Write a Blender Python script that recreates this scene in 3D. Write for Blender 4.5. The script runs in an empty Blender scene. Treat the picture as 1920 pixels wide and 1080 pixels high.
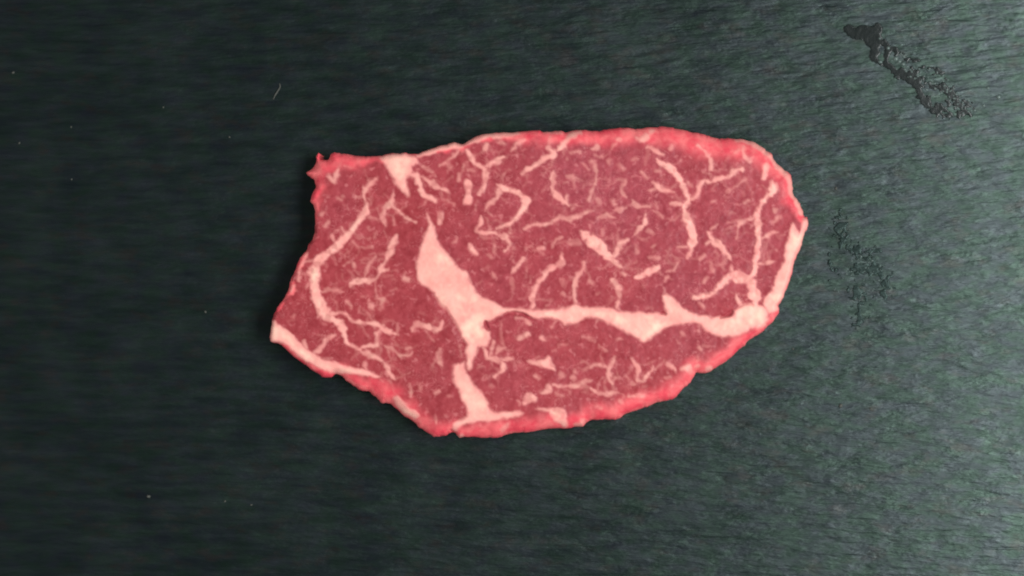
import bpy, math, random
import numpy as np
from mathutils import Vector

# ------------------------------------------------------------------ camera, world, lamps, exposure
sc = bpy.context.scene
COL = sc.collection
PX = 0.0002                     # metres on the slate per photograph pixel (frame is 38.4 cm wide)
CAM_H = 0.95

cam = bpy.data.cameras.new('camera')
cam_o = bpy.data.objects.new('camera', cam)
COL.objects.link(cam_o)
cam_o.location = (0, 0, CAM_H)
cam_o.rotation_euler = (0, 0, 0)
cam.sensor_width = 36.0
cam.lens = 36.0 * CAM_H / (1920 * PX)
cam.clip_start = 0.01
cam.clip_end = 20
sc.camera = cam_o

w = bpy.data.worlds.new('World')
sc.world = w
w.use_nodes = True
bg = w.node_tree.nodes['Background']
bg.inputs[0].default_value = (0.92, 1.0, 1.0, 1)
bg.inputs[1].default_value = 0.14

def area(name, loc, target, sx, sy, power, col):
    L = bpy.data.lights.new(name, 'AREA')
    L.shape = 'RECTANGLE'
    L.size, L.size_y = sx, sy
    L.energy = power
    L.color = col
    o = bpy.data.objects.new(name, L)
    COL.objects.link(o)
    o.location = loc
    o.rotation_euler = (Vector(target) - Vector(loc)).to_track_quat('-Z', 'Y').to_euler()
    return o

# a window to the right whose light grazes the slate, and an unseen soft fill added at left to brighten the steak's edges
area('window_light', (0.66, -0.02, 1.03), (0.05, 0, 0), 1.0, 0.42, 20.5, (0.95, 1.0, 1.0))
area('left_fill', (-1.15, -0.05, 0.80), (0, 0, 0), 1.2, 0.5, 6.5, (1.0, 0.97, 0.95))

sc.view_settings.view_transform = 'Standard'
sc.view_settings.look = 'None'
sc.view_settings.exposure = 0.0
sc.view_settings.gamma = 1.0
sc.view_settings.use_curve_mapping = False
sc.cycles.use_denoising = True
sc.cycles.filter_width = 2.1
sc.cycles.max_bounces = 6

# ------------------------------------------------------------------ numpy helpers
rng = np.random.default_rng(7)
random.seed(7)

def vnoise(x, y, seed=0):
    """smooth value noise in [-1, 1], one cell per unit"""
    r = np.random.default_rng(seed)
    N = 256
    t = r.uniform(-1, 1, (N, N))
    xi, yi = np.floor(x).astype(int), np.floor(y).astype(int)
    fx, fy = x - xi, y - yi
    fx = fx * fx * fx * (fx * (fx * 6 - 15) + 10)
    fy = fy * fy * fy * (fy * (fy * 6 - 15) + 10)
    a = t[xi % N, yi % N]; b = t[(xi + 1) % N, yi % N]
    c = t[xi % N, (yi + 1) % N]; d = t[(xi + 1) % N, (yi + 1) % N]
    return (a * (1 - fx) + b * fx) * (1 - fy) + (c * (1 - fx) + d * fx) * fy

def fbm(x, y, seed=0, octaves=3):
    s, a, n = 0, 1.0, 0
    for i in range(octaves):
        s = s + a * vnoise(x * 2**i + 17.3 * i, y * 2**i + 9.1 * i, seed + i)
        n += a; a *= 0.5
    return s / n

def sstep(e0, e1, x):
    t = np.clip((x - e0) / (e1 - e0), 0, 1)
    return t * t * (3 - 2 * t)

def catmull(P, n=6, closed=False):
    P = np.asarray(P, float)
    m = len(P)
    out = []
    rngi = range(m if closed else m - 1)
    for i in rngi:
        g = (lambda k: P[k % m]) if closed else (lambda k: P[min(max(k, 0), m - 1)])
        p0, p1, p2, p3 = g(i - 1), g(i), g(i + 1), g(i + 2)
        for k in range(n):
            t = k / n
            out.append(0.5 * ((2 * p1) + (-p0 + p2) * t + (2*p0 - 5*p1 + 4*p2 - p3) * t*t + (-p0 + 3*p1 - 3*p2 + p3) * t**3))
    if not closed:
        out.append(P[-1])
    return np.array(out)

def seg_dist(px, py, A, B, wa=0.0, wb=0.0):
    """distance to segment minus a radius that runs from wa to wb, and the parameter"""
    dx, dy = B[0] - A[0], B[1] - A[1]
    L = dx * dx + dy * dy + 1e-9
    t = np.clip(((px - A[0]) * dx + (py - A[1]) * dy) / L, 0, 1)
    return np.hypot(px - A[0] - t * dx, py - A[1] - t * dy) - (wa + (wb - wa) * t)

def inside(px, py, P):
    c = np.zeros(px.shape, bool)
    n = len(P)
    j = n - 1
    for i in range(n):
        xi, yi = P[i]; xj, yj = P[j]
        if yi != yj:
            k = ((yi > py) != (yj > py)) & (px < (xj - xi) * (py - yi) / (yj - yi) + xi)
            c ^= k
        j = i
    return c

def poly_sd(px, py, P):
    """signed distance, negative inside"""
    d = np.full(px.shape, 1e9)
    for i in range(len(P)):
        d = np.minimum(d, seg_dist(px, py, P[i - 1], P[i]))
    return np.where(inside(px, py, P), -d, d)

def new_mesh(name, V, F, mat, parent=None, attrs=None, smooth=True):
    me = bpy.data.meshes.new(name)
    me.from_pydata([tuple(v) for v in V], [], F)
    for k, a in (attrs or {}).items():
        at = me.attributes.new(k, 'FLOAT', 'POINT')
        at.data.foreach_set('value', np.asarray(a, np.float32))
    me.materials.append(mat)
    if smooth:
        me.polygons.foreach_set('use_smooth', [True] * len(me.polygons))
    me.update()
    o = bpy.data.objects.new(name, me)
    COL.objects.link(o)
    if parent:
        o.parent = parent
    return o

def tag(o, label, cat, group=None):
    o['label'] = label
    o['category'] = cat
    if group:
        o['group'] = group
    return o

# ------------------------------------------------------------------ materials
def nt(name):
    m = bpy.data.materials.new(name)
    m.use_nodes = True
    t = m.node_tree
    return m, t, t.nodes['Principled BSDF']

class NB:
    def __init__(s, t): s.t = t
    def n(s, typ, **kw):
        n = s.t.nodes.new(typ)
        for k, v in kw.items():
            setattr(n, k, v)
        return n
    def l(s, a, b): s.t.links.new(a, b)
    def attr(s, name): return s.n('ShaderNodeAttribute', attribute_name=name).outputs['Fac']
    def noise(s, vec, scale, detail=3, rough=0.55, dist=0.0):
        n = s.n('ShaderNodeTexNoise')
        n.inputs['Scale'].default_value = scale
        n.inputs['Detail'].default_value = detail
        n.inputs['Roughness'].default_value = rough
        n.inputs['Distortion'].default_value = dist
        s.l(vec, n.inputs['Vector'])
        return n
    def ramp(s, fac, stops):
        n = s.n('ShaderNodeValToRGB')
        e = n.color_ramp.elements
        while len(e) < len(stops): e.new(0.5)
        for i, (p, c) in enumerate(stops):
            e[i].position = p
            e[i].color = (c, c, c, 1) if isinstance(c, (int, float)) else (*c, 1)
        s.l(fac, n.inputs[0])
        return n.outputs[0]
    def math(s, op, a, b=None):
        n = s.n('ShaderNodeMath', operation=op)
        for i, v in enumerate((a, b)):
            if v is None: continue
            if isinstance(v, (int, float)): n.inputs[i].default_value = v
            else: s.l(v, n.inputs[i])
        return n.outputs[0]
    def mix(s, fac, a, b, blend='MIX'):
        n = s.n('ShaderNodeMix', data_type='RGBA', blend_type=blend)
        for sock, v in ((n.inputs['Factor'], fac), (n.inputs['A'], a), (n.inputs['B'], b)):
            if isinstance(v, (int, float)): sock.default_value = v
            elif isinstance(v, tuple): sock.default_value = (*v, 1)
            else: s.l(v, sock)
        return n.outputs['Result']
    def coords(s):
        g = s.n('ShaderNodeNewGeometry')
        return g.outputs['Position']
    def mapping(s, vec, scale=(1, 1, 1), rot=(0, 0, 0)):
        n = s.n('ShaderNodeMapping')
        n.inputs['Scale'].default_value = scale
        n.inputs['Rotation'].default_value = rot
        s.l(vec, n.inputs['Vector'])
        return n.outputs[0]

def make_beef():
    m, t, b = nt('marbled_beef')
    N = NB(t)
    pos = N.coords()
    fat, rim, tone = N.attr('fat'), N.attr('rim'), N.attr('tone')
    # lean meat: red to purple-red in soft patches, with fine mottling
    lean = N.mix(tone, (0.330, 0.031, 0.034), (0.332, 0.044, 0.060))
    lean = N.mix(N.math('MULTIPLY', N.attr('dark'), 0.75), lean, (0.215, 0.018, 0.022))
    lean = N.mix(N.math('MULTIPLY', N.attr('pale'), 0.7), lean, (0.46, 0.062, 0.072))
    lean = N.mix(N.math('MULTIPLY', N.attr('mauve'), 0.55), lean, (0.285, 0.062, 0.092))
    big = N.noise(pos, 105, 3, 0.6, 0.3).outputs['Fac']
    lean = N.mix(N.ramp(big, [(0.36, 0.0), (0.64, 1.0)]), N.mix(0.42, lean, (0.285, 0.026, 0.034)), N.mix(0.35, lean, (0.44, 0.062, 0.074)))
    mot = N.noise(pos, 330, 4, 0.6, 0.5).outputs['Fac']
    lean = N.mix(N.ramp(mot, [(0.32, 0.0), (0.70, 1.0)]), N.mix(0.42, lean, (0.21, 0.020, 0.028)), N.mix(0.36, lean, (0.48, 0.088, 0.104)))
    # hair-thin marbling too small to trace
    v = N.noise(pos, 260, 2, 0.5, 1.6).outputs['Fac']
    ridge = N.ramp(N.math('ABSOLUTE', N.math('SUBTRACT', v, 0.5)), [(0.0, 1.0), (0.030, 0.0)])
    patch = N.ramp(N.noise(pos, 95, 2).outputs['Fac'], [(0.46, 0.0), (0.62, 1.0)])
    lean = N.mix(N.math('MULTIPLY', N.math('MULTIPLY', ridge, patch), 0.30), lean, (0.70, 0.23, 0.23))
    speck = N.ramp(N.noise(pos, 400, 1).outputs['Fac'], [(0.60, 0.0), (0.76, 1.0)])
    lean = N.mix(N.math('MULTIPLY', speck, 0.35), lean, (0.70, 0.23, 0.23))
    # the outer face of the steak: brighter, bloomed red with a pale skin in places
    rn = N.noise(pos, 170, 3, 0.55, 0.5).outputs['Fac']
    rimc = N.mix(N.ramp(rn, [(0.36, 0.0), (0.66, 1.0)]), (0.80, 0.072, 0.102), (0.92, 0.185, 0.19))
    lean = N.mix(rim, lean, rimc)
    # fat: creamy pink, paler and redder in soft patches
    fn = N.noise(pos, 150, 3).outputs['Fac']
    fatc = N.mix(N.ramp(fn, [(0.34, 0.0), (0.66, 1.0)]), (0.82, 0.320, 0.275), (0.88, 0.440, 0.360))
    fatc = N.mix(N.math('MULTIPLY', rim, 0.15), fatc, (0.82, 0.24, 0.23))
    thick = N.attr('thick')
    thin = N.mix(0.45, fatc, (0.84, 0.27, 0.265))
    cream_highlight = N.mix(N.ramp(N.noise(pos, 120, 2).outputs['Fac'], [(0.50, 0.0), (0.68, 0.75)]), fatc, (0.93, 0.62, 0.47))  # bright highlights painted into the thick fat as creamy patches
    fatc = N.mix(thick, thin, cream_highlight)
    col = N.mix(fat, lean, fatc)
    N.l(col, b.inputs['Base Color'])
    b.inputs['Roughness'].default_value = 0.44
    b.inputs['Specular IOR Level'].default_value = 0.14
    bn = N.noise(pos, 700, 4, 0.6).outputs['Fac']
    bn2 = N.noise(pos, 190, 2, 0.5).outputs['Fac']
    h = N.math('ADD', N.math('MULTIPLY', bn, 0.35), bn2)
    bp = N.n('ShaderNodeBump')
    bp.inputs['Strength'].default_value = 0.30
    bp.inputs['Distance'].default_value = 0.0009
    N.l(h, bp.inputs['Height'])
    N.l(bp.outputs[0], b.inputs['Normal'])
    return m

def make_slate():
    m, t, b = nt('dark_slate')
    N = NB(t)
    pos = N.coords()
    # rippled cleft face, ripples run along x and drift a little downhill to the right
    st = N.mapping(pos, scale=(0.19, 1.0, 1.0), rot=(0, 0, math.radians(-5)))
    r1 = N.noise(st, 520, 3, 0.5, 0.3).outputs['Fac']
    r2 = N.noise(N.mapping(pos, scale=(0.3, 1.0, 1.0), rot=(0, 0, math.radians(-7))), 210, 4, 0.6, 0.4).outputs['Fac']
    r3 = N.noise(pos, 640, 2, 0.5).outputs['Fac']
    h = N.math('ADD', N.math('ADD', N.math('MULTIPLY', r1, 1.0), N.math('MULTIPLY', r2, 0.8)), N.math('MULTIPLY', r3, 0.06))
    bp = N.n('ShaderNodeBump')
    bp.inputs['Strength'].default_value = 0.38
    bp.inputs['Distance'].default_value = 0.0011
    N.l(h, bp.inputs['Height'])
    N.l(bp.outputs[0], b.inputs['Normal'])
    # mineral colour: green, blue and brown-grey clouds
    c1 = N.noise(N.mapping(pos, scale=(0.55, 1.0, 1.0)), 190, 3, 0.6).outputs['Color']
    sep = N.n('ShaderNodeSeparateColor'); N.l(c1, sep.inputs[0])
    col = N.mix(N.ramp(sep.outputs[0], [(0.38, 0.0), (0.62, 1.0)]), (0.0017, 0.0062, 0.0046), (0.0024, 0.0036, 0.0078))
    col = N.mix(N.math('MULTIPLY', N.ramp(sep.outputs[1], [(0.55, 0.0), (0.70, 1.0)]), 0.6), col, (0.0066, 0.0030, 0.0034))
    col = N.mix(N.ramp(r1, [(0.35, 0.0), (0.70, 1.0)]), N.mix(0.35, col, (0.001, 0.0015, 0.0015)), N.mix(0.35, col, (0.006, 0.009, 0.0085)))
    N.l(col, b.inputs['Base Color'])
    ro = N.ramp(N.noise(st, 300, 3).outputs['Fac'], [(0.3, 0.27), (0.7, 0.37)])
    lo = N.ramp(N.noise(pos, 34, 4, 0.6, 0.4).outputs['Fac'], [(0.34, 0.0), (0.66, 0.075)])
    N.l(N.math('ADD', ro, lo), b.inputs['Roughness'])
    tint = N.mix(N.ramp(sep.outputs[2], [(0.40, 0.0), (0.60, 1.0)]), (0.70, 1.0, 0.82), (0.80, 0.94, 0.97))
    tint = N.mix(N.math('MULTIPLY', N.ramp(sep.outputs[1], [(0.55, 0.0), (0.70, 1.0)]), 0.5), tint, (1.0, 0.96, 0.90))
    N.l(tint, b.inputs['Specular Tint'])
    b.inputs['Specular IOR Level'].default_value = 0.48
    return m

def make_wet():
    m, t, b = nt('wet_film')
    b.inputs['Base Color'].default_value = (0.006, 0.009, 0.0085, 1)
    b.inputs['Roughness'].default_value = 0.20
    b.inputs['Specular IOR Level'].default_value = 0.35
    N = NB(t)
    n = N.noise(N.coords(), 500, 3).outputs['Fac']
    bp = N.n('ShaderNodeBump')
    bp.inputs['Strength'].default_value = 0.12
    bp.inputs['Distance'].default_value = 0.0005
    N.l(n, bp.inputs['Height']); N.l(bp.outputs[0], b.inputs['Normal'])
    return m

def make_damp():
    m, t, b = nt('damp_stone')
    N = NB(t)
    pos = N.coords()
    h = N.noise(N.mapping(pos, scale=(0.3, 1.0, 1.0)), 420, 3, 0.5).outputs['Fac']
    bp = N.n('ShaderNodeBump')
    bp.inputs['Strength'].default_value = 0.35
    bp.inputs['Distance'].default_value = 0.0011
    N.l(h, bp.inputs['Height']); N.l(bp.outputs[0], b.inputs['Normal'])
    b.inputs['Base Color'].default_value = (0.003, 0.006, 0.0055, 1)
    b.inputs['Roughness'].default_value = 0.29
    b.inputs['Specular IOR Level'].default_value = 0.37
    b.inputs['Specular Tint'].default_value = (0.70, 0.97, 0.90, 1)
    return m

def make_drop():
    m, t, b = nt('droplet_glint')
    b.inputs['Base Color'].default_value = (0.085, 0.115, 0.105, 1)  # pale base colour stands in for the glints on the droplets
    b.inputs['Roughness'].default_value = 0.30
    return m

def make_crumb():
    m, t, b = nt('pale_crumb')
    N = NB(t)
    n = N.noise(N.coords(), 900, 2).outputs['Fac']
    N.l(N.mix(n, (0.028, 0.030, 0.026), (0.095, 0.095, 0.08)), b.inputs['Base Color'])
    b.inputs['Roughness'].default_value = 0.7
    return m

BEEF, SLATE, WET, DROP, CRUMB, DAMP = make_beef(), make_slate(), make_wet(), make_drop(), make_crumb(), make_damp()

def at(x, y, z=0.0):
    return ((x - 960) * PX, (540 - y) * PX, z)

# ------------------------------------------------------------------ the slate the steak lies on
def build_slate():
    nx, ny, sx, sy = 330, 220, 0.66, 0.44
    gx, gy = np.meshgrid(np.linspace(-sx/2, sx/2, nx), np.linspace(-sy/2, sy/2, ny))
    z = -0.00055 + 0.00008 * fbm(gx * 14, gy * 30, 3, 4) + 0.00004 * fbm(gx * 60, gy * 170, 9, 3)
    z = np.minimum(z, -0.0004)
    V = np.stack([gx, gy, z], -1).reshape(-1, 3)
    ii = np.arange(nx * ny).reshape(ny, nx)
    F = np.stack([ii[:-1, :-1], ii[:-1, 1:], ii[1:, 1:], ii[1:, :-1]], -1).reshape(-1, 4).tolist()
    V = V.tolist()
    ring = list(ii[0, :]) + list(ii[1:, -1]) + list(ii[-1, -2::-1]) + list(ii[-2:0:-1, 0])
    base = len(V)
    for k in ring:
        V.append((V[k][0], V[k][1], -0.009))
    n = len(ring)
    for k in range(n):
        F.append([int(ring[k]), base + k, base + (k + 1) % n, int(ring[(k + 1) % n])])
    F.append([base + k for k in range(n)][::-1])
    o = new_mesh('slate_board', V, F, SLATE)
    o['kind'] = 'structure'
build_slate()

# ------------------------------------------------------------------ the steak: outline and fat as measured in the photograph
OUTLINE = [(573,325),(582,317),(591,307),(594,288),(597,288),(600,298),(613,298),(621,288),(627,285),(640,287),(653,289),(672,292),(693,293),(710,292),(730,288),(755,287),(780,288),
 (802,281),(827,273),(850,267),(867,270),(880,262),(903,252),(922,250),(960,248),(1007,244),(1020,246),(1052,245),(1062,247),(1093,243),(1120,245),(1142,241),(1175,239),(1200,241),
 (1213,238),(1247,237),(1273,240),(1300,247),(1323,252),(1340,257),(1360,259),(1383,259),(1400,261),(1417,266),(1433,275),(1447,288),(1458,305),(1473,318),(1482,325),(1487,337),
 (1489,363),(1497,373),(1503,387),(1507,398),(1509,406),(1514,407),(1515,422),(1510,435),(1505,450),(1502,465),(1493,482),(1488,497),(1483,518),(1477,538),(1468,560),(1460,572),
 (1462,580),(1457,593),(1440,613),(1428,623),(1407,638),(1390,653),(1373,670),(1360,680),(1340,692),(1330,698),(1320,700),(1305,700),(1303,705),(1295,717),(1279,733),(1267,745),
 (1257,750),(1233,755),(1213,763),(1193,770),(1172,777),(1162,785),(1155,787),(1140,787),(1127,788),(1110,788),(1103,790),(1092,800),(1077,802),(1060,804),(1050,803),(1027,805),
 (993,811),(963,813),(945,817),(937,821),(913,822),(893,820),(877,819),(860,819),(853,812),(845,811),(835,817),(823,819),(812,819),(803,813),(792,807),(783,798),(770,788),(753,777),
 (743,768),(733,760),(725,757),(715,757),(707,748),(697,740),(690,735),(678,733),(668,727),(655,719),(647,713),(640,705),(630,702),(622,707),(610,708),(603,707),(600,702),(582,693),
 (573,685),(555,673),(543,662),(532,650),(522,645),(508,640),(507,633),(510,603),(513,592),(520,577),(530,563),(537,552),(543,535),(547,520),(553,507),(562,487),(573,472),(580,458),
 (588,445),(590,430),(591,412),(590,395),(587,383),(582,375),(587,360),(593,350),(588,337),(580,330)]

# width of the bloomed outer face that shows round the edge
RIMW = [(580,320,34),(640,295,30),(700,296,16),(790,290,5),(860,272,12),(930,262,16),(1000,258,26),(1090,256,30),(1180,256,34),(1260,258,44),(1330,275,46),(1400,285,42),(1450,320,40),
 (1475,360,30),(1500,400,22),(1510,430,7),(1490,490,6),(1470,550,6),(1455,590,16),(1420,625,20),(1380,655,30),(1330,690,32),(1290,715,28),(1230,750,32),(1150,780,30),(1080,795,26),
 (1000,800,34),(920,810,38),(860,810,22),(810,805,34),(760,775,30),(710,745,40),(660,715,26),(610,700,18),(560,670,15),(515,640,4),(515,590,4),(550,520,7),(575,470,7),(590,420,4),(588,370,14)]

# where the lean itself is darker (+) or paler (-), and where it is mauve: (x, y, radius, dark, mauve)
AREAS = [(1305,640,45,.55,.8),(1150,330,110,.0,.75),(1080,330,60,-.1,.8),(1200,440,80,.15,.7),(1300,520,60,.35,.6),(1440,530,26,.5,.7),(815,700,70,.75,0),(840,640,40,.5,0),(560,610,40,.55,0),(620,650,50,.5,0),
 (800,470,45,.5,0),(760,450,40,.4,0),(700,340,35,.35,0),(900,480,60,-.1,.5),(1000,560,45,-.35,0),(1060,650,60,-.2,.2),(1110,680,70,.1,.2),(1180,680,50,.2,.2),(960,700,60,-.25,.3),(960,320,40,.45,0),(1010,360,50,.2,.1),
 (1370,420,60,.3,.7),(1300,300,50,.35,0),(1250,560,50,.3,.5),(660,560,60,.0,.0),(700,600,50,-.1,.2),(1240,640,40,-.4,.4),(640,400,40,.05,.3),(880,420,50,.2,.1),(1430,460,30,.1,.6)]

POLYS = [  # (name, strength, points)
 ('fat_seam', 1.0, [(800,403),(808,417),(815,428),(818,447),(827,463),(838,475),(848,488),(858,505),(873,510),(880,523),(887,540),(893,548),(905,558),(920,565),(943,576),(972,579),(995,580),
   (1043,580),(1065,577),(1072,572),(1080,569),(1090,574),(1117,575),(1142,577),(1160,583),(1177,586),(1208,586),(1230,588),(1248,591),(1247,573),(1243,555),(1257,555),(1268,563),(1283,577),
   (1300,588),(1319,592),(1347,594),(1373,592),(1381,578),(1390,573),(1402,570),(1432,572),(1440,590),(1437,608),(1423,615),(1407,617),(1390,628),(1373,631),(1353,632),(1333,625),(1323,618),
   (1313,608),(1298,604),(1273,607),(1257,613),(1237,622),(1222,632),(1212,641),(1200,638),(1183,628),(1167,620),(1147,608),(1125,600),(1107,595),(1093,599),(1077,606),(1058,610),(1050,602),
   (1033,597),(1000,597),(990,588),(968,584),(952,587),(935,593),(920,603),(910,602),(905,615),(918,623),(918,640),(910,648),(898,648),(893,660),(887,677),(880,694),(875,687),(875,647),
   (867,633),(853,607),(840,588),(823,565),(810,543),(797,535),(785,528),(780,513),(783,490),(792,455),(802,432),(803,417)]),
 ('fat_seam', 1.0, [(850,683),(862,684),(870,677),(872,695),(880,708),(893,725),(910,745),(918,763),(928,773),(977,770),(978,778),(955,785),(927,788),(877,793),(863,798),(856,808),(848,803),
   (853,792),(875,780),(873,763),(865,745),(860,728),(850,717)]),
 ('fat_seam', 1.0, [(713,293),(730,289),(755,288),(777,292),(783,307),(771,313),(773,320),(769,333),(763,338),(768,367),(760,363),(747,350),(737,333),(728,317),(720,303)]),
 ('fat_edge', 1.0, [(509,602),(523,608),(538,618),(552,632),(562,643),(570,650),(580,660),(597,668),(613,675),(630,680),(655,687),(680,692),(697,698),(714,705),(690,706),(663,701),(643,703),
   (622,699),(600,690),(580,680),(560,667),(538,648),(522,642),(507,639)]),
 ('fat_edge', 1.0, [(1487,420),(1482,430),(1477,447),(1473,463),(1470,488),(1463,503),(1455,517),(1450,537),(1440,555),(1431,562),(1434,574),(1442,588),(1460,580),(1459,572),(1467,560),(1475,540),(1482,518),
   (1487,497),(1492,482),(1501,465),(1505,450),(1510,435),(1515,422),(1514,408),(1507,410),(1503,425),(1496,440),(1492,432)]),
 ('fat_fleck', 1.0, [(988,677),(1017,674),(1030,667),(1033,677),(1039,694),(1020,688),(1000,684)]),
 ('fat_fleck', 0.95, [(1003,768),(1030,765),(1058,768),(1063,783),(1067,797),(1060,804),(1050,795),(1032,783),(1028,773)]),
]

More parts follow.
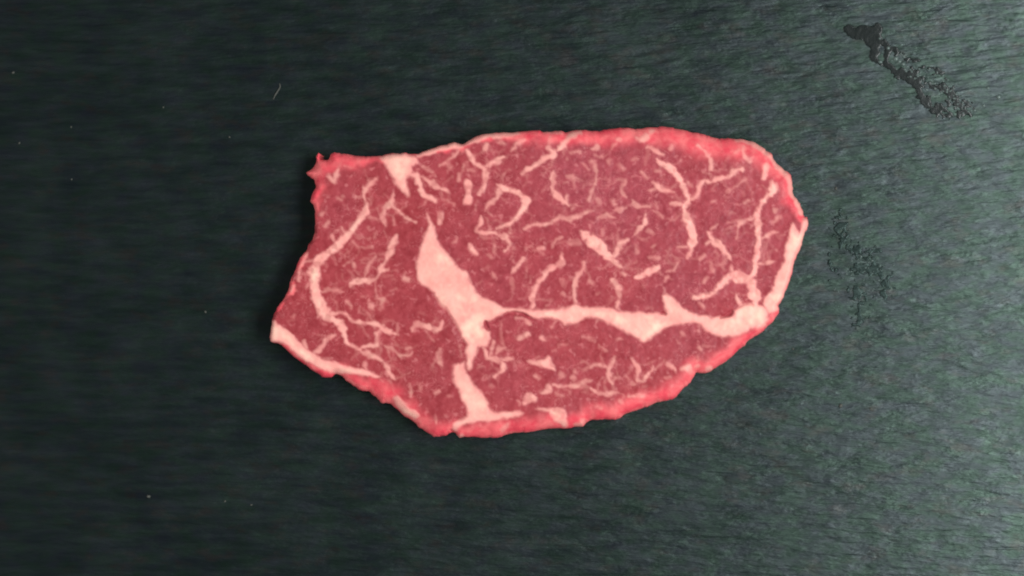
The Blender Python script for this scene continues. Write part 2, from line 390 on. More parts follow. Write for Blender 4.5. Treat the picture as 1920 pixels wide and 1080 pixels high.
V_ = 'marbling_vein'; F_ = 'fat_fleck'; E_ = 'fat_edge'
STROKES = [  # (name, strength, [(x, y, width) ...])
 # left muscle
 (V_,1,[(687,382,10),(684,402,14),(665,423,12),(647,447,12),(630,463,14),(605,482,20),(590,505,22),(589,530,16),(593,557,16),(603,573,20),(610,590,17),(630,602,13),(642,613,14),(650,640,10),(655,647,6)]),
 (V_,.8,[(655,647,6),(672,653,8),(688,663,10),(713,675,8),(727,688,9),(730,702,12),(740,712,3)]),
 (V_,.8,[(705,337,10),(687,353,8),(682,367,10),(686,380,11)]),
 (V_,.8,[(738,363,9),(733,380,9),(722,388,8),(720,397,8),(718,413,8),(722,425,5)]),
 (V_,.7,[(735,385,7),(747,397,6),(760,408,5),(780,415,5)]),
 (V_,.4,[(692,408,6),(713,413,5)]),
 (F_,.7,[(618,330,8),(628,338,10),(633,320,7)]),
 (V_,.85,[(743,442,8),(737,457,9),(732,472,14),(725,487,7),(717,497,6),(712,507,10),(728,507,8)]),
 (V_,.9,[(712,507,7),(707,522,5),(697,527,6),(678,525,12),(663,532,9),(655,538,9)]),
 (V_,.65,[(705,478,6),(697,490,8),(688,508,6),(683,520,7)]),
 (F_,.6,[(662,495,7),(665,500,8)]),
 (V_,.4,[(662,453,5),(673,465,6),(697,463,6)]),
 (F_,.6,[(760,522,9),(767,525,9)]),
 (V_,.55,[(607,547,7),(618,542,9),(630,545,7),(642,547,7)]),
 (F_,.65,[(623,442,8),(627,450,6)]),
 (V_,.55,[(642,427,6),(647,433,5),(658,433,5)]),
 (F_,.5,[(602,402,8),(608,399,6)]),(F_,.5,[(610,423,7),(616,418,8)]),
 (V_,.6,[(577,472,8),(567,490,8),(560,510,7),(562,527,7)]),
 (V_,.45,[(570,490,5),(584,489,5)]),(F_,.6,[(545,545,8),(552,537,8)]),(F_,.45,[(575,538,6),(579,533,6)]),
 (V_,.85,[(619,588,10),(638,585,7),(652,593,7),(665,602,7),(683,605,6),(703,605,9),(720,615,10),(733,623,9),(747,627,4)]),
 (V_,.55,[(745,608,4),(745,622,5)]),
 (V_,.8,[(715,615,6),(708,625,6),(708,638,8),(705,647,10),(685,650,6),(672,653,6)]),
 (V_,.55,[(720,647,5),(735,655,7),(752,668,6),(768,667,7),(773,660,5)]),
 (V_,.75,[(627,630,6),(617,633,10),(608,647,7),(598,658,8),(588,663,6)]),
 (V_,.7,[(682,678,8),(687,692,8)]),(F_,.75,[(569,639,5),(574,652,8)]),
 (F_,.6,[(650,568,8),(657,574,6)]),(V_,.6,[(690,562,6),(698,575,8),(703,583,4)]),
 (V_,.5,[(705,525,4),(705,540,5),(705,558,5),(718,563,9),(715,572,6)]),
 (V_,.85,[(772,620,6),(780,608,8),(797,612,10),(812,617,10),(823,617,8),(828,603,6)]),
 (V_,.55,[(827,655,6),(823,668,9),(827,687,7)]),(F_,.45,[(763,653,8),(770,652,6)]),
 (V_,.45,[(770,722,7),(770,743,6)]),(F_,.4,[(788,725,6),(788,731,5)]),(F_,.5,[(817,736,7),(823,733,6)]),(V_,.5,[(817,778,5),(818,793,7)]),
 (E_,.9,[(745,748,10),(752,758,13),(762,769,14),(777,779,12)]),
 # between left and eye
 (V_,.95,[(770,328,10),(782,328,10),(788,347,10),(793,363,9),(810,372,9),(818,378,6)]),
 (V_,.8,[(786,330,6),(793,333,5),(808,343,9),(820,352,7),(835,358,10),(840,363,6)]),
 (V_,.45,[(793,310,5),(808,323,7)]),
 (V_,.6,[(827,310,8),(838,303,9),(850,295,8),(860,282,6)]),(F_,.5,[(838,306,7),(845,313,5)]),
 (E_,.95,[(782,292,6),(802,286,8),(827,278,10),(850,272,11),(865,273,6)]),
 (E_,.9,[(870,268,6),(890,262,10),(915,255,8),(940,253,7),(970,250,4)]),
 (E_,.55,[(1020,248,4),(1035,248,4),(1052,248,3)]),
 (F_,.7,[(825,400,10),(824,418,8)]),
 # eye muscle
 (V_,.9,[(877,282,7),(885,295,8),(890,308,7),(907,313,10),(910,323,11),(908,340,9),(907,353,8),(900,365,7)]),
 (V_,.85,[(909,313,8),(920,308,7),(933,302,9),(943,295,8)]),
 (V_,.7,[(913,272,6),(908,282,8),(910,287,5)]),(F_,.55,[(935,265,7),(943,272,6)]),
 (V_,.7,[(982,262,8),(967,272,7),(958,283,5)]),
 (F_,.95,[(877,344,14),(879,362,11),(877,378,13)]),
 (F_,.5,[(860,327,6),(860,338,6)]),(F_,.45,[(870,308,6),(868,318,5)]),
 (V_,1,[(933,347,6),(942,353,12),(960,357,9),(977,363,11),(988,378,13),(984,389,12),(973,400,10),(965,410,7),(958,422,6),(943,427,6),(933,430,4)]),
 (V_,.5,[(958,422,5),(955,437,6)]),
 (V_,.7,[(937,358,9),(933,370,6),(918,383,7),(910,397,5)]),
 (V_,.85,[(902,407,7),(902,417,9),(893,432,8),(907,438,7),(927,438,7),(940,443,7),(950,448,11),(958,462,10),(945,472,6)]),
 (F_,1,[(881,460,8),(885,468,12),(893,477,5)]),
 (V_,.9,[(1027,277,9),(1039,290,10),(1020,297,8),(1007,308,8),(987,317,9),(977,325,6)]),
 (V_,.5,[(1033,258,6),(1028,275,6)]),
 (V_,.95,[(1087,248,13),(1075,253,17),(1067,258,14),(1055,273,12),(1047,283,6)]),
 (V_,.85,[(1038,320,5),(1036,337,8),(1035,357,7),(1045,368,12),(1058,378,12),(1065,387,5)]),
 (F_,.7,[(1063,368,6),(1061,377,8)]),
 (V_,.45,[(1062,330,6),(1072,330,7),(1078,338,6)]),(V_,.4,[(1070,287,6),(1087,285,8)]),
 (V_,.5,[(1107,303,9),(1115,310,10),(1118,327,7),(1117,340,7),(1107,358,8),(1103,377,8)]),
 (F_,.6,[(1112,280,6),(1120,275,8)]),(F_,.8,[(1158,262,9),(1162,263,9)]),(V_,.5,[(1156,268,6),(1145,280,5)]),
 (V_,.85,[(1225,247,10),(1207,260,14),(1197,262,8),(1192,257,8)]),(V_,.75,[(1215,277,7),(1228,283,9),(1243,290,4)]),
 (F_,.5,[(1260,274,8),(1258,279,8)]),(F_,.45,[(1184,300,6),(1192,297,7)]),(F_,.4,[(1142,303,8),(1143,299,6)]),
 (V_,.35,[(1160,308,5),(1167,318,5)]),(F_,.5,[(1230,321,7),(1236,321,7)]),(F_,.65,[(1203,323,6),(1212,333,7)]),
 (V_,.55,[(1171,338,8),(1165,352,8),(1170,367,9)]),(F_,.4,[(1148,378,9),(1150,384,8)]),(F_,.35,[(1120,375,9),(1123,380,8)]),
 (V_,.75,[(1223,342,6),(1233,350,8),(1247,357,8),(1262,362,3)]),(V_,.55,[(1233,350,6),(1215,358,6)]),
 (V_,1,[(1230,298,5),(1240,307,6),(1255,313,9),(1267,327,10),(1277,340,11),(1285,360,11),(1290,375,15),(1283,390,12),(1288,413,13),(1297,435,13),(1298,450,13),(1295,467,16),(1293,477,10),(1287,485,4)]),
 (V_,.65,[(1284,385,7),(1270,382,6),(1257,382,7)]),
 (V_,.85,[(1293,374,12),(1305,370,10),(1308,357,7),(1320,338,8),(1333,343,7),(1347,335,7),(1363,330,7),(1378,320,8),(1390,318,11)]),
 (V_,.7,[(1307,273,8),(1320,285,7),(1330,295,8),(1335,310,7),(1333,318,7)]),
 (V_,.6,[(1393,277,7),(1395,293,8),(1405,303,9),(1412,295,6)]),(F_,.5,[(1377,287,6),(1383,283,7)]),
 (F_,.95,[(1436,314,13),(1434,324,12),(1431,335,8)]),
 (V_,1,[(1447,344,12),(1450,358,15),(1437,370,10),(1425,383,7),(1420,397,6),(1417,405,9),(1420,420,13),(1421,435,9),(1422,452,9),(1420,473,7),(1417,487,8),(1417,500,9),(1412,513,10),(1403,522,14)]),
 (V_,.65,[(1413,408,7),(1397,412,6),(1385,418,7),(1382,433,6),(1382,447,4)]),
 (V_,.65,[(1423,447,7),(1437,445,7),(1447,438,7),(1458,437,6)]),(V_,.7,[(1422,495,8),(1437,495,6),(1450,490,6)]),
 (V_,.45,[(1460,405,7),(1450,415,7)]),(F_,.7,[(1450,393,8),(1453,394,8)]),
 (V_,.85,[(1327,438,8),(1333,445,8),(1340,453,10),(1353,465,11),(1363,480,8),(1368,488,4)]),(F_,.7,[(1322,457,7),(1332,450,7)]),
 (V_,.5,[(1333,432,5),(1343,422,5)]),(F_,.5,[(1313,487,7),(1320,478,6)]),(F_,.5,[(1333,493,6),(1335,507,8)]),(F_,.45,[(1320,530,7),(1324,523,7)]),
 (V_,1,[(1403,524,18),(1387,519,21),(1373,516,12),(1360,527,11),(1343,543,10),(1337,550,9),(1320,556,9),(1302,558,10)]),
 (V_,.7,[(1370,500,7),(1373,513,8)]),(V_,.7,[(1388,505,5),(1388,515,9)]),
 (V_,1,[(1403,524,16),(1408,532,16),(1412,547,17),(1415,556,19),(1416,572,24)]),(V_,.8,[(1380,548,5),(1384,560,9),(1389,572,11)]),
 (F_,.5,[(1310,570,6),(1318,576,5)]),
 (F_,.5,[(1363,360,9),(1366,358,7)]),(V_,.4,[(1398,337,7),(1387,344,5),(1370,356,5)]),(F_,.5,[(1335,378,7),(1339,377,7)]),(F_,.5,[(1397,380,7),(1404,376,6)]),
 (E_,.85,[(1383,262,4),(1400,265,6),(1417,271,8),(1433,281,8),(1446,294,8),(1456,308,7),(1470,322,9),(1479,334,10),(1484,345,9),(1485,363,8),(1493,376,8),(1500,390,8),(1504,400,6)]),
 (V_,1,[(1087,435,6),(1100,443,14),(1113,453,20),(1128,465,17),(1140,478,12),(1147,487,9),(1163,500,6),(1168,503,4)]),
 (V_,.8,[(1147,484,8),(1157,472,7),(1163,458,9),(1175,450,6)]),
 (V_,.95,[(1210,403,9),(1208,418,10),(1198,430,9),(1190,440,5)]),
 (V_,.7,[(983,430,5),(993,422,7),(1013,422,6),(1030,420,7),(1045,410,6),(1070,410,9),(1083,407,7),(1100,397,8),(1113,395,6)]),
 (V_,.6,[(1120,408,6),(1137,402,7),(1153,408,5)]),(V_,.5,[(1153,393,8),(1172,392,7)]),(V_,.6,[(1185,376,7),(1188,383,8),(1197,388,7),(1217,388,6)]),(V_,.45,[(1227,395,6),(1243,405,7)]),
 (V_,1,[(1192,520,8),(1205,517,12),(1218,508,11),(1232,501,12)]),
 (V_,.9,[(1053,477,9),(1052,495,12),(1033,503,8),(1022,513,8),(1010,530,9),(1002,545,10),(998,557,10),(998,576,13)]),
 (V_,.7,[(1095,491,8),(1092,507,8),(1082,518,8),(1078,538,9),(1077,557,7),(1078,572,10)]),
 (V_,.75,[(1147,523,7),(1158,540,9),(1160,558,8),(1157,578,7)]),
 (F_,.7,[(1007,465,6),(1017,467,9)]),(V_,.35,[(985,465,5),(997,462,5)]),(V_,.5,[(1052,445,8),(1040,450,6),(1037,464,5)]),(F_,.3,[(1070,455,12),(1083,455,12)]),
 (V_,.75,[(982,483,9),(967,503,8),(960,513,6)]),(V_,.3,[(961,525,7),(960,542,8)]),(F_,.4,[(925,514,7),(926,521,8)]),(F_,.4,[(927,460,6),(928,472,7)]),(F_,.35,[(918,478,7),(922,482,6)]),
 (F_,.5,[(1217,484,6),(1233,483,8)]),(V_,.6,[(1271,463,7),(1285,464,6)]),(V_,.5,[(1250,508,5),(1263,508,6),(1266,497,5),(1272,489,4)]),(F_,.5,[(1246,526,6),(1250,519,7)]),
 (F_,.6,[(1104,527,7),(1110,531,7)]),(F_,.55,[(1168,511,7),(1171,515,8)]),(F_,.35,[(1215,433,9),(1220,436,8)]),(F_,.35,[(1131,430,8),(1130,440,7)]),(F_,.35,[(1192,462,7),(1194,474,7)]),
 (F_,.35,[(1053,525,8),(1055,532,8)]),(F_,.35,[(1053,550,8),(1056,552,7)]),(V_,.5,[(1222,463,5),(1229,461,6)]),
 # lower muscle
 (F_,.95,[(985,755,10),(993,746,18),(1003,748,12)]),(F_,.75,[(1018,735,7),(1028,731,10),(1028,722,5)]),
 (F_,.75,[(974,632,10),(982,629,9),(991,627,6)]),(F_,.75,[(1015,632,10),(1018,637,8)]),(F_,.55,[(1004,704,7),(1010,706,7)]),
 (V_,.85,[(907,650,7),(915,668,8),(927,672,9),(940,680,7),(942,693,8),(928,707,11)]),
 (V_,.7,[(927,640,7),(922,655,7),(920,667,6)]),(V_,.6,[(930,662,6),(936,655,9),(946,652,7)]),(V_,.7,[(930,674,6),(948,675,6),(962,673,7)]),
 (V_,.65,[(967,595,6),(982,598,7),(993,607,8)]),(V_,.3,[(1093,630,7),(1113,638,7)]),
 (V_,.7,[(1153,670,6),(1147,683,7),(1141,690,7),(1142,700,8),(1142,713,6),(1147,720,5)]),(V_,.6,[(1141,690,6),(1127,682,6),(1113,682,7),(1105,688,6)]),
 (V_,.75,[(1185,673,5),(1193,687,8),(1197,700,8),(1195,712,8),(1205,715,8),(1215,702,6),(1225,687,5)]),
 (V_,.7,[(1250,682,6),(1265,695,7)]),(F_,.95,[(1280,690,7),(1291,690,12),(1296,696,7)]),(F_,.5,[(1304,688,8),(1308,686,8)]),(F_,.9,[(1327,690,9),(1333,689,9)]),
 (F_,.7,[(1310,651,8),(1314,655,9)]),(F_,.4,[(1277,623,7),(1280,627,7)]),(F_,.35,[(1318,645,6),(1327,648,6)]),
 (V_,.7,[(1038,722,7),(1053,723,7),(1073,722,8),(1087,720,9),(1098,715,8),(1107,713,5)]),(F_,.55,[(1073,708,9),(1076,711,8)]),(F_,.45,[(1077,693,5),(1077,698,6)]),(F_,.4,[(1051,702,8),(1055,705,8)]),
 (V_,.75,[(1108,727,6),(1122,735,8),(1137,738,8),(1157,737,9)]),(V_,.35,[(1042,738,6),(1057,742,6)]),
 (E_,.7,[(1080,799,6),(1086,797,7),(1094,789,7)]),(F_,.45,[(1120,762,7),(1125,765,7)]),(F_,.6,[(1160,752,6),(1164,755,7)]),(V_,.6,[(1178,743,7),(1192,741,5),(1205,743,10)]),
 (E_,.5,[(952,795,6),(940,808,6)]),(E_,.8,[(858,818,6),(866,817,6)]),(F_,.4,[(1185,716,7),(1187,719,7)]),(F_,.4,[(1250,708,7),(1254,708,7)]),
]
CREASES = [[(945,591,2),(962,587,5),(980,590,5),(996,597,3)],[(911,605,6),(916,620,4)],[(1349,596,3),(1356,593,6),(1364,589,9),(1371,582,5)],[(1240,588,2),(1248,590,3)],[(853,812,2),(846,806,3)]]
GROOVES = [[(812,550,3),(822,565,6),(836,585,7),(853,611,6),(868,640,4)],[(935,597,3),(925,607,4)],[(1385,575,4),(1398,570,3),(1410,574,2)]]
# lines between the three muscles, in photograph pixels
CUT_LEFT = [(742,200),(745,330),(765,367),(790,395),(803,420),(830,520),(880,620),(880,690),(900,740),(905,900)]
CUT_LOW = [(880,585),(935,580),(1060,590),(1110,590),(1200,610),(1330,610),(1440,600),(1700,600)]

def build_steak():
    S = 2.0
    T = 62.0                                    # thickness in px units (12.4 mm)
    scale = PX * (CAM_H - 0.011) / CAM_H
    out = catmull(OUTLINE, 5, closed=True)
    jx = 1.5 * fbm(out[:, 0] / 9, out[:, 1] / 9, 301, 2) + 0.8 * vnoise(out[:, 0] / 3.5, out[:, 1] / 3.5, 305)
    jy = 1.5 * fbm(out[:, 0] / 9, out[:, 1] / 9, 311, 2) + 0.8 * vnoise(out[:, 0] / 3.5, out[:, 1] / 3.5, 315)
    out = out + np.stack([jx, jy], -1)
    nxx = int((1530 - 496) / S) + 1; nyy = int((836 - 226) / S) + 1
    gx, gy = np.meshgrid(496 + S * np.arange(nxx), 226 + S * np.arange(nyy))
    # signed distance to the outline, evaluated in full only near it
    sd = np.full(gx.shape, 1e9)
    nearest = np.zeros(gx.shape + (2,))
    for i in range(len(out)):
        A, B = out[i - 1], out[i]
        x0, x1 = min(A[0], B[0]) - 62, max(A[0], B[0]) + 62
        y0, y1 = min(A[1], B[1]) - 62, max(A[1], B[1]) + 62
        c0, c1 = max(0, int((x0 - 496) / S)), min(nxx, int((x1 - 496) / S) + 1)
        r0, r1 = max(0, int((y0 - 226) / S)), min(nyy, int((y1 - 226) / S) + 1)
        X, Y = gx[r0:r1, c0:c1], gy[r0:r1, c0:c1]
        dx, dy = B - A
        t = np.clip(((X - A[0]) * dx + (Y - A[1]) * dy) / (dx*dx + dy*dy + 1e-9), 0, 1)
        qx, qy = A[0] + t * dx, A[1] + t * dy
        d = np.hypot(X - qx, Y - qy)
        k = d < sd[r0:r1, c0:c1]
        sd[r0:r1, c0:c1][k] = d[k]
        nearest[r0:r1, c0:c1][k] = np.stack([qx, qy], -1)[k]
    sd = np.minimum(sd, 62)
    ins = inside(gx, gy, out)
    # cells whose centre lies inside
    cx, cy = gx[:-1, :-1] + S/2, gy[:-1, :-1] + S/2
    cell = inside(cx, cy, out)
    used = np.zeros(gx.shape, bool)
    for a in (0, 1):
        for b in (0, 1):
            used[a:nyy - 1 + a, b:nxx - 1 + b] |= cell
    allin = np.ones(gx.shape, bool); pad = np.zeros((nyy + 1, nxx + 1), bool); pad[1:-1, 1:-1] = cell
    for a in (0, 1):
        for b in (0, 1):
            allin &= pad[a:a + nyy, b:b + nxx]
    bound = used & ~allin
    px, py = gx.astype(float).copy(), gy.astype(float).copy()
    px[bound] = nearest[bound][:, 0]; py[bound] = nearest[bound][:, 1]
    d_in = np.where(ins, sd, 0.0); d_in[bound] = 0.0
    # ragged lookup coordinates
    wx = px + 3.0 * fbm(px / 15, py / 15, 21, 2) + 0.8 * vnoise(px / 5, py / 5, 31)
    wy = py + 3.0 * fbm(px / 15, py / 15, 41, 2) + 0.8 * vnoise(px / 5, py / 5, 51)
    rag = 2.0 * fbm(px / 7, py / 7, 111, 2) + 0.9 * fbm(px / 22, py / 22, 121, 2)
    fade = sstep(-0.15, 0.5, fbm(px / 11, py / 11, 131, 2))
    fat = np.zeros(gx.shape); thick = np.zeros(gx.shape)
    feats = []
    owner = np.full(gx.shape, -1); best = np.zeros(gx.shape)
    def add(name, strength, P, sdf):
        P = np.asarray(P, float)
        x0, x1 = P[:, 0].min() - 20, P[:, 0].max() + 20
        y0, y1 = P[:, 1].min() - 20, P[:, 1].max() + 20
        c0, c1 = max(0, int((x0 - 496) / S)), min(nxx, int((x1 - 496) / S) + 1)
        r0, r1 = max(0, int((y0 - 226) / S)), min(nyy, int((y1 - 226) / S) + 1)
        sl = (slice(r0, r1), slice(c0, c1))
        d = sdf(wx[sl], wy[sl])
        d = d + rag[sl] * (1.0 if name[0] == 'm' else 0.55)
        f = sstep(4.2, -4.2, d) if name == 'fat_seam' else sstep(3.4, -2.9, d)
        strength_map = strength * (1 - 0.36 * fade[sl]) if name[0] == 'm' or name == 'fat_fleck' else strength
        fat[sl] = np.maximum(fat[sl], f * strength_map)
        thick[sl] = np.maximum(thick[sl], sstep(1.0, -11.0, d) * f)
        if strength >= 0.5:
            k = (f > 0.42) & (f > best[sl])
            best[sl][k] = f[k]
            owner[sl][k] = len(feats)
            feats.append(name)
    for name, st, P in POLYS:
        C = catmull(P, 2, closed=True)
        add(name, st, C, lambda X, Y, C=C: poly_sd(X, Y, C))
    twigs = []
    tr = random.Random(11)
    for name, st, P in STROKES:
        if name != V_ or len(P) < 3: continue
        C = catmull(P, 6)
        for _ in range(max(2, len(P) - 1)):
            k = tr.randrange(1, len(C) - 1)
            t = C[k + 1][:2] - C[k - 1][:2]
            a = math.atan2(t[1], t[0]) + tr.choice((-1, 1)) * tr.uniform(0.5, 1.5)
            x, y = C[k][:2]; w0 = tr.uniform(3.5, 7.0)
            n = tr.randrange(3, 7); Q = [(x, y, w0)]
            for i in range(n):
                a += tr.uniform(-0.7, 0.7); l = tr.uniform(4, 9)
                x += l * math.cos(a); y += l * math.sin(a)
                Q.append((x, y, max(1.2, w0 * (1 - 0.75 * (i + 1) / n))))
            twigs.append((V_, tr.uniform(0.12, 0.32), Q))
    for _ in range(230):
        x, y = tr.uniform(540, 1480), tr.uniform(260, 790)
        a = tr.uniform(0, 6.28); w0 = tr.uniform(2.0, 6.0); Q = [(x, y, w0)]
        for i in range(tr.randrange(1, 4)):
            a += tr.uniform(-0.8, 0.8); l = tr.uniform(2.5, 7)
            x += l * math.cos(a); y += l * math.sin(a); Q.append((x, y, w0 * tr.uniform(0.5, 1.0)))
        twigs.append((F_, tr.uniform(0.15, 0.42), Q))
    for name, st, P in STROKES + twigs:
        C = catmull([(a, b, c + (3.0 if name == E_ else 0)) for a, b, c in P], 4)
        if name == V_ and len(P) > 2:
            k = np.linspace(0, len(P) - 1, len(P) * 3)
            L = np.stack([np.interp(k, np.arange(len(P)), [p[i] for p in P]) for i in range(3)], -1)
            S_ = catmull(P, 4); S_ = np.stack([np.interp(k, np.linspace(0, len(P) - 1, len(S_)), S_[:, i]) for i in range(3)], -1)
            C = 0.65 * L + 0.35 * S_
        if name == V_ and st >= 0.5:
            k = np.arange(len(C)) / (len(C) - 1)
            C[:, 2] *= 0.96 * (1 + 0.45 * vnoise(C[:, 0] / 8, C[:, 1] / 8, 401)) * (0.62 + 0.38 * np.clip(np.minimum(k, 1 - k) * len(P), 0, 1))
        def sdf(X, Y, C=C):
            d = np.full(X.shape, 1e9)
            for i in range(len(C) - 1):
                d = np.minimum(d, seg_dist(X, Y, C[i], C[i+1], max(C[i][2], 2) / 2, max(C[i+1][2], 2) / 2))
            return d
        add(name, st, C, sdf)
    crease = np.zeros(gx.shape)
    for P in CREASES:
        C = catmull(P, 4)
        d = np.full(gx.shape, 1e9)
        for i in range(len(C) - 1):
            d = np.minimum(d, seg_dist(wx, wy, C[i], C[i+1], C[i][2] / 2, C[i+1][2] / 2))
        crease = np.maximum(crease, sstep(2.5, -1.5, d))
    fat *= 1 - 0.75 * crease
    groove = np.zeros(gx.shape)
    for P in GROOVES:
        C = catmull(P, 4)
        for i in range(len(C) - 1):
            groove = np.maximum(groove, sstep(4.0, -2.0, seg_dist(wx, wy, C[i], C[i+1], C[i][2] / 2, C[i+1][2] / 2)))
    fat *= 1 - 0.30 * groove  # shadow along the seam edge put into the colour as weaker fat
    # rim width by inverse distance from the measured spots
    num = np.zeros(gx.shape); den = np.zeros(gx.shape)
    for X, Y, W in RIMW:
        k = 1.0 / (((px - X)**2 + (py - Y)**2) + 60.0)**1.6
        num += k * W * 0.86; den += k
    rw = num / den
    rd = d_in + 11 * fbm(px / 26, py / 26, 61, 3)
    rim = sstep(rw * 1.5, rw * 0.25, rd)
    tone = np.clip(0.5 + 0.9 * fbm(px / 120, py / 120, 71, 3) + (px - 960) / 900 - (py - 540) / 1100, 0, 1)
    dk = 0.35 * fbm(px / 45, py / 45, 141, 2); mv = 0.25 * fbm(px / 50, py / 50, 151, 2)
    for X, Y, R, a, b in AREAS:
        g = np.exp(-((px - X)**2 + (py - Y)**2) / (R * R))
        dk += a * g; mv += b * g
    dark = np.clip(dk, -1, 1); mauve = np.clip(mv, 0, 1)
    # height of the cut face in px units
    rad = np.clip(rw * 0.9, 9, 40)
    u = np.clip(d_in / rad, 0, 1)
    prof = 0.5 * np.sqrt(np.clip(1 - (1 - u)**2, 0, 1)) + 0.5 * u * (2 - u)
    drop = np.clip(0.08 + rw / 95, 0.10, 0.46)
    low = 0.5
    z = T * (1 - drop * (1 - prof))
    z += 2.2 * fbm(px / 90, py / 90, 81, 3) + 0.9 * fbm(px / 24, py / 24, 91, 3) * u + 0.35 * vnoise(px / 6, py / 6, 95) * u
    z += 1.1 * fat * u - 3.6 * crease - 2.0 * groove
    # bottom, tucked in under the edge
    gxd = np.zeros_like(z); gyd = np.zeros_like(z)
    s_in = np.where(ins, sd, -sd)
    gyd[1:-1, :] = (s_in[2:, :] - s_in[:-2, :]) / (2 * S); gxd[:, 1:-1] = (s_in[:, 2:] - s_in[:, :-2]) / (2 * S)
    tuck = 9.0 * np.clip(1 - d_in / 40, 0, 1)
    bx, by = px + gxd * tuck, py + gyd * tuck
    # normals of the whole top so that the pieces shade as one surface
    def world(a, b, c): return np.stack([(a - 960) * scale, (540 - b) * scale, c * PX], -1)
    TOP, BOT = world(px, py, z), world(bx, by, np.full_like(z, -0.0004 / PX))
    du = np.zeros_like(TOP); dv = np.zeros_like(TOP)
    use3 = used[..., None]
    Z = np.where(used, z, T * low)
    TT = world(np.where(used, px, gx), np.where(used, py, gy), Z)
    du[:, 1:-1] = TT[:, 2:] - TT[:, :-2]; dv[1:-1] = TT[2:] - TT[:-2]
    NR = np.cross(dv, du); NR /= np.linalg.norm(NR, axis=-1, keepdims=True) + 1e-12
    # every cell goes to one piece: a fat feature or one of three muscles
    oc = np.full(cell.shape, -1)
    corners = np.stack([owner[:-1, :-1], owner[:-1, 1:], owner[1:, 1:], owner[1:, :-1]], -1)
    cnt = (corners >= 0).sum(-1)
    srt = np.sort(corners, -1)
    oc = np.where(cnt >= 3, np.where(srt[..., 1] == srt[..., 2], srt[..., 2], srt[..., 3]), -1)
    xl = np.interp(cy.ravel(), [p[1] for p in CUT_LEFT], [p[0] for p in CUT_LEFT]).reshape(cx.shape)
    yl = np.interp(cx.ravel(), [p[0] for p in CUT_LOW], [p[1] for p in CUT_LOW]).reshape(cx.shape)
    mus = np.where(cx < xl, 1000, np.where(cy > yl, 1002, 1001))
    lab = np.where(oc >= 0, oc, mus)
    lab = np.where(cell, lab, -9)
    root = bpy.data.objects.new('raw_steak', None)
    COL.objects.link(root)
    ids = np.arange(gx.size).reshape(gx.shape)
    labels = {1000: 'left muscle, dark red with branching marbling', 1001: 'large eye muscle, rosy red with fine marbling', 1002: 'lower cap muscle below the white seam'}
    TOPf, BOTf, NRf = TOP.reshape(-1, 3), BOT.reshape(-1, 3), NR.reshape(-1, 3)
    A = {'fat': fat.ravel(), 'rim': rim.ravel(), 'tone': tone.ravel(), 'dark': np.clip(dark.ravel(), 0, 1), 'pale': np.clip(-dark.ravel(), 0, 1), 'mauve': mauve.ravel(), 'thick': np.clip(thick.ravel(), 0, 1)}
    for L in sorted(set(lab[lab > -9].tolist())):
        m = lab == L
        if m.sum() < 4 and L < 1000:
            continue
    keep = {L for L in set(lab[lab > -9].tolist()) if L >= 1000 or (lab == L).sum() >= 5}
    lab = np.where((lab >= 0) & ~np.isin(lab, list(keep)), mus, lab)
    for L in sorted(keep):
        r, c = np.nonzero(lab == L)
        q = np.stack([ids[r, c], ids[r + 1, c], ids[r + 1, c + 1], ids[r, c + 1]], -1)   # counter-clockwise seen from above
        vid, inv = np.unique(q, return_inverse=True)
        q = inv.reshape(-1, 4); n = len(vid)
        e = np.concatenate([q[:, [0, 1]], q[:, [1, 2]], q[:, [2, 3]], q[:, [3, 0]]])
        key = np.sort(e, 1); key = key[:, 0] * n + key[:, 1]
        uq, idx, ct = np.unique(key, return_index=True, return_counts=True)
        be = e[idx[ct == 1]]
        F = np.concatenate([q, q[:, ::-1] + n, np.stack([be[:, 1], be[:, 0], be[:, 0] + n, be[:, 1] + n], -1)])
        V = np.concatenate([TOPf[vid], BOTf[vid]])
        name = feats[L] if L < 1000 else 'muscle'
        o = new_mesh(name, V.tolist(), F.tolist(), BEEF, root, {k: np.concatenate([a[vid], a[vid]]) for k, a in A.items()})
        if L >= 1000:
            o['label'] = labels[L]
        me = o.data
        nt_ = len(q)
        sm = np.zeros(len(F), bool); sm[:nt_] = True
        ln = np.zeros((len(F) * 4, 3), np.float32)
        ln[:nt_ * 4] = NRf[vid][q.ravel()]
        ln[nt_ * 4: nt_ * 8] = (0, 0, -1)
        wl = F[2 * nt_:]
        p0, p1, p2 = V[wl[:, 0]], V[wl[:, 1]], V[wl[:, 2]]
        wn = np.cross(p1 - p0, p2 - p0); wn /= np.linalg.norm(wn, axis=1, keepdims=True) + 1e-12
        ln[nt_ * 8:] = np.repeat(wn, 4, axis=0)
        me.normals_split_custom_set(ln.tolist())
    tag(root, 'raw marbled beef steak with a branching white fat seam, lying on dark slate', 'steak')
build_steak()

# ------------------------------------------------------------------ wet smear at the upper right
def ground_z(x, y):
    return -0.00046

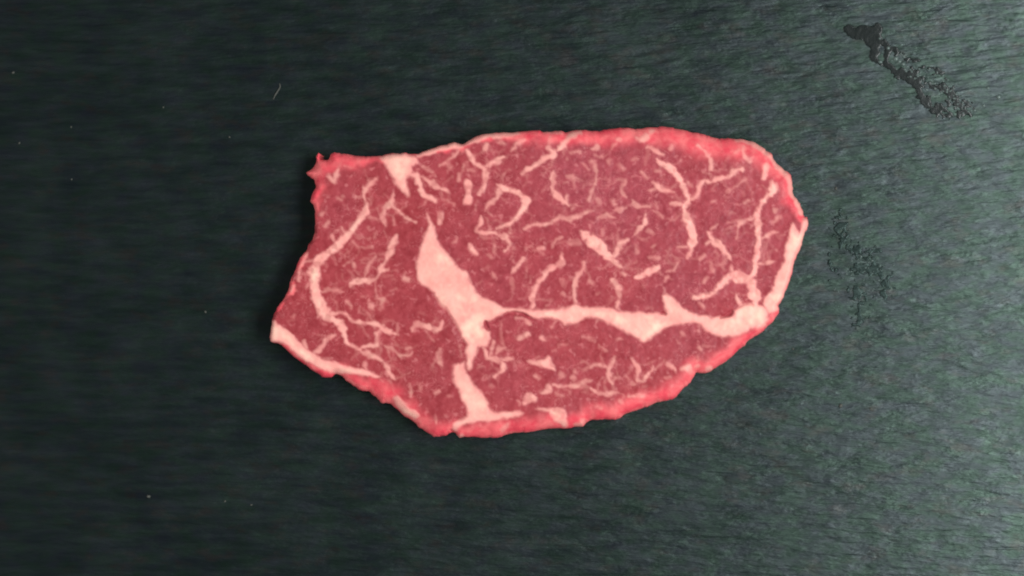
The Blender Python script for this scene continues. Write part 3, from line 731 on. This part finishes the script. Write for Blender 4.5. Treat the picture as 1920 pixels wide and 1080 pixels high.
def film(parent, bounds, strokes, grain, x_solid, seed=0, mat=None):
    """the ragged film as one thin raised sheet, cut from a fine grid"""
    S = 1.6
    xs, ys = np.arange(bounds[0], bounds[1], S), np.arange(bounds[2], bounds[3], S)
    gx, gy = np.meshgrid(xs, ys)
    wx = gx + 9 * fbm(gx / 22, gy / 22, 201, 3)
    wy = gy + 9 * fbm(gx / 22, gy / 22, 211, 3)
    d = np.full(gx.shape, 1e9)
    for P in strokes:
        C = catmull(P, 4)
        for i in range(len(C) - 1):
            d = np.minimum(d, seg_dist(wx, wy, C[i], C[i + 1], C[i][2] / 2, C[i + 1][2] / 2))
    t = np.clip((gx - x_solid) / 150, 0, 1)
    d = d + (2 + grain * t) * fbm(gx / 7, gy / 7, 221 + seed, 2)
    cell = d[:-1, :-1] < 0
    h = (0.0 if mat else 0.000022) * sstep(1.5, -5, d) * (1 + 0.5 * fbm(gx / 10, gy / 10, 231, 2))
    ids = np.arange(gx.size).reshape(gx.shape)
    r, c = np.nonzero(cell)
    q = np.stack([ids[r, c], ids[r + 1, c], ids[r + 1, c + 1], ids[r, c + 1]], -1)
    vid, inv = np.unique(q, return_inverse=True)
    q = inv.reshape(-1, 4); n = len(vid)
    e = np.concatenate([q[:, [0, 1]], q[:, [1, 2]], q[:, [2, 3]], q[:, [3, 0]]])
    key = np.sort(e, 1); key = key[:, 0] * n + key[:, 1]
    uq, idx, ct = np.unique(key, return_index=True, return_counts=True)
    be = e[idx[ct == 1]]
    X = (gx.ravel()[vid] - 960) * PX; Y = (540 - gy.ravel()[vid]) * PX
    V = np.concatenate([np.stack([X, Y, ground_z(0, 0) + 0.00001 + h.ravel()[vid]], -1), np.stack([X, Y, np.full(n, -0.0008)], -1)])
    F = q.tolist() + np.stack([be[:, 1], be[:, 0], be[:, 0] + n, be[:, 1] + n], -1).tolist()
    return new_mesh('film', V.tolist(), F, mat or WET, parent)

def dome(V, F, x, y, r, h, seg=8):
    base = len(V)
    ph = random.random() * 6
    e = random.uniform(0.7, 1.0)
    for k, (s, zz) in enumerate([(1, 0), (0.8, 0.6), (0.4, 0.93)]):
        for i in range(seg):
            a = ph + i * math.tau / seg
            V.append(at(x + r * s * math.cos(a), y + r * e * s * math.sin(a), ground_z(0, 0) + h * zz))
    V.append(at(x, y, ground_z(0, 0) + h))
    for k in range(2):
        for i in range(seg):
            a, b = base + k * seg + i, base + k * seg + (i + 1) % seg
            F.append([b, a, a + seg, b + seg])
    for i in range(seg):
        F.append([base + 2 * seg + (i + 1) % seg, base + 2 * seg + i, base + 3 * seg])

def build_smear():
    root = bpy.data.objects.new('wet_smear', None)
    COL.objects.link(root)
    film(root, (1570, 1850, 34, 242), ([(1590,56,12),(1612,60,24),(1634,62,34),(1637,82,26),(1640,104,14),(1652,118,8)], [(1655,76,12),(1666,90,12),(1662,108,16),(1660,122,9)], [(1664,92,10),(1692,98,10),(1700,110,10),(1730,120,8),(1768,138,5)],
              [(1664,118,8),(1684,138,16),(1702,142,26),(1718,152,26),(1726,172,18),(1738,188,12)], [(1735,184,12),(1746,196,18),(1762,218,14)], [(1750,160,8),(1768,164,14),(1784,178,20),(1800,196,20),(1815,205,12)], [(1765,200,14),(1790,214,16),(1815,212,10)]), 13, 1640)
    V, F = [], []
    for k in range(120):
        t = random.random() ** 0.7
        x = 1660 + t * 165 + random.gauss(0, 7); y = 95 + t * 108 + random.gauss(0, 13)
        r = random.uniform(0.9, 2.3)
        dome(V, F, x, y, r, r * PX * 0.55)
    for (x, y, r) in [(1680,110,5),(1687,115,4),(1694,120,3.5),(1651,116,4.5),(1650,72,2.5),(1666,90,3.5),(1873,182,4.5),(1853,165,3.5),(1845,198,3),(1828,207,3.5)]:
        dome(V, F, x, y, r, r * PX * 0.6)
    o = new_mesh('droplets', V, F, DROP, root)
    o['kind'] = 'stuff'
    tag(root, 'dark wet smear with tiny droplets on the slate at upper right', 'smear')
build_smear()

def build_damp():
    root = bpy.data.objects.new('damp_patch', None)
    COL.objects.link(root)
    film(root, (1520, 1690, 370, 620), ([(1575,400,5),(1572,440,9),(1600,470,14),(1640,470,8)], [(1610,500,15),(1650,510,20),(1656,545,12)], [(1605,540,15),(1620,570,13),(1610,600,6)], [(1555,470,7),(1560,510,6)]), 20, 1430, 40, DAMP)
    V, F = [], []
    for k in range(70):
        x, y = random.gauss(1606, 34), random.gauss(510, 48)
        r = random.uniform(0.8, 2.0)
        dome(V, F, x, y, r, r * PX * 0.6)
    o = new_mesh('droplets', V, F, DROP, root)
    o['kind'] = 'stuff'
    tag(root, 'faint speckled damp patch on the slate just right of the steak', 'damp patch')
build_damp()

# ------------------------------------------------------------------ crumbs and a fibre on the slate
def crumb_mesh(seed):
    r = random.Random(seed)
    V = []; F = []
    seg = 7
    for k, (s, zz) in enumerate([(0.85, 0.0), (1.0, 0.4), (0.6, 0.85)]):
        for i in range(seg):
            a = i * math.tau / seg + r.uniform(-.2, .2)
            q = s * r.uniform(0.75, 1.15)
            V.append((q * math.cos(a), q * 0.75 * math.sin(a), zz * r.uniform(0.85, 1.1)))
    V.append((0, 0, 1.0))
    for k in range(2):
        for i in range(seg):
            a, b = k * seg + i, k * seg + (i + 1) % seg
            F.append([a, b, b + seg, a + seg])
    for i in range(seg):
        F.append([2 * seg + i, 2 * seg + (i + 1) % seg, 3 * seg])
    F.append(list(range(seg))[::-1])
    return V, F

def build_crumbs():
    protos = [crumb_mesh(s) for s in (1, 2, 3)]
    meshes = [None] * 3
    spots = [(24,136,3.2,'tiny pale crumb at the left edge, nearest the top left corner'),(36,268,2.6,'tiny pale crumb near the left edge, level with the top of the steak'),
             (133,238,2.0,'tiny pale crumb between the left edge and the short fibre'),(134,336,2.2,'tiny pale crumb left of the steak, level with its pointed upper left tip'),
             (430,257,2.4,'tiny pale crumb just up and left of the pointed upper left tip'),(306,201,2.0,'tiny pale crumb left of and a little below the short fibre'),
             (278,931,4.2,'largest pale crumb in the lower left, well below the steak'),(422,940,2.6,'tiny crumb below the steak, middle of three in the lower left'),
             (471,947,2.4,'tiny crumb below the steak, rightmost of three in the lower left'),(385,585,3.0,'tiny pale crumb directly left of the white fatty left corner'),
             (1577,761,4.6,'bright yellowish crumb right of the steak, left one of a pair'),(1634,767,4.0,'bright yellowish crumb right of the steak, right one of a pair'),
             (1487,654,2.6,'tiny white crumb close to the lower right edge of the steak'),(1568,353,3.4,'small greenish crumb right of the steak, above the damp patch')]
    for i, (x, y, r, text) in enumerate(spots):
        k = i % 3
        if meshes[k] is None:
            o = new_mesh('crumb', protos[k][0], protos[k][1], CRUMB)
            meshes[k] = o.data
        else:
            o = bpy.data.objects.new('crumb', meshes[k]); COL.objects.link(o)
        o.location = at(x, y, -0.0006)
        o.scale = (r * PX, r * PX, r * PX * 0.8)
        o.rotation_euler = (0, 0, random.uniform(0, 6))
        tag(o, text, 'crumb', 'pale crumbs scattered on the slate')
    # a thin bent fibre
    P = catmull([(512,187,0), (515,180,3), (520,172,4), (525,163,2), (524,156,0)], 4)
    V, F = [], []
    seg = 6
    for i, p in enumerate(P):
        t = (P[min(i + 1, len(P) - 1)] - P[max(i - 1, 0)])[:2]; t /= np.linalg.norm(t) + 1e-9
        n = np.array([-t[1], t[0]])
        rr = 1.5 * (0.35 + 0.65 * math.sin(math.pi * (i + .5) / len(P)))
        for k in range(seg):
            a = k * math.tau / seg
            q = p[:2] + n * rr * math.cos(a)
            V.append(at(q[0], q[1], -0.0004 + (p[2] + rr * math.sin(a)) * PX * 0.5))
    for i in range(len(P) - 1):
        for k in range(seg):
            a, b = i * seg + k, i * seg + (k + 1) % seg
            F.append([a, b, b + seg, a + seg])
    F.append(list(range(seg))[::-1]); F.append([(len(P) - 1) * seg + k for k in range(seg)])
    o = new_mesh('fibre', V, F, CRUMB)
    tag(o, 'short thin pale fibre on the slate above the left end of the steak', 'fibre')
build_crumbs()
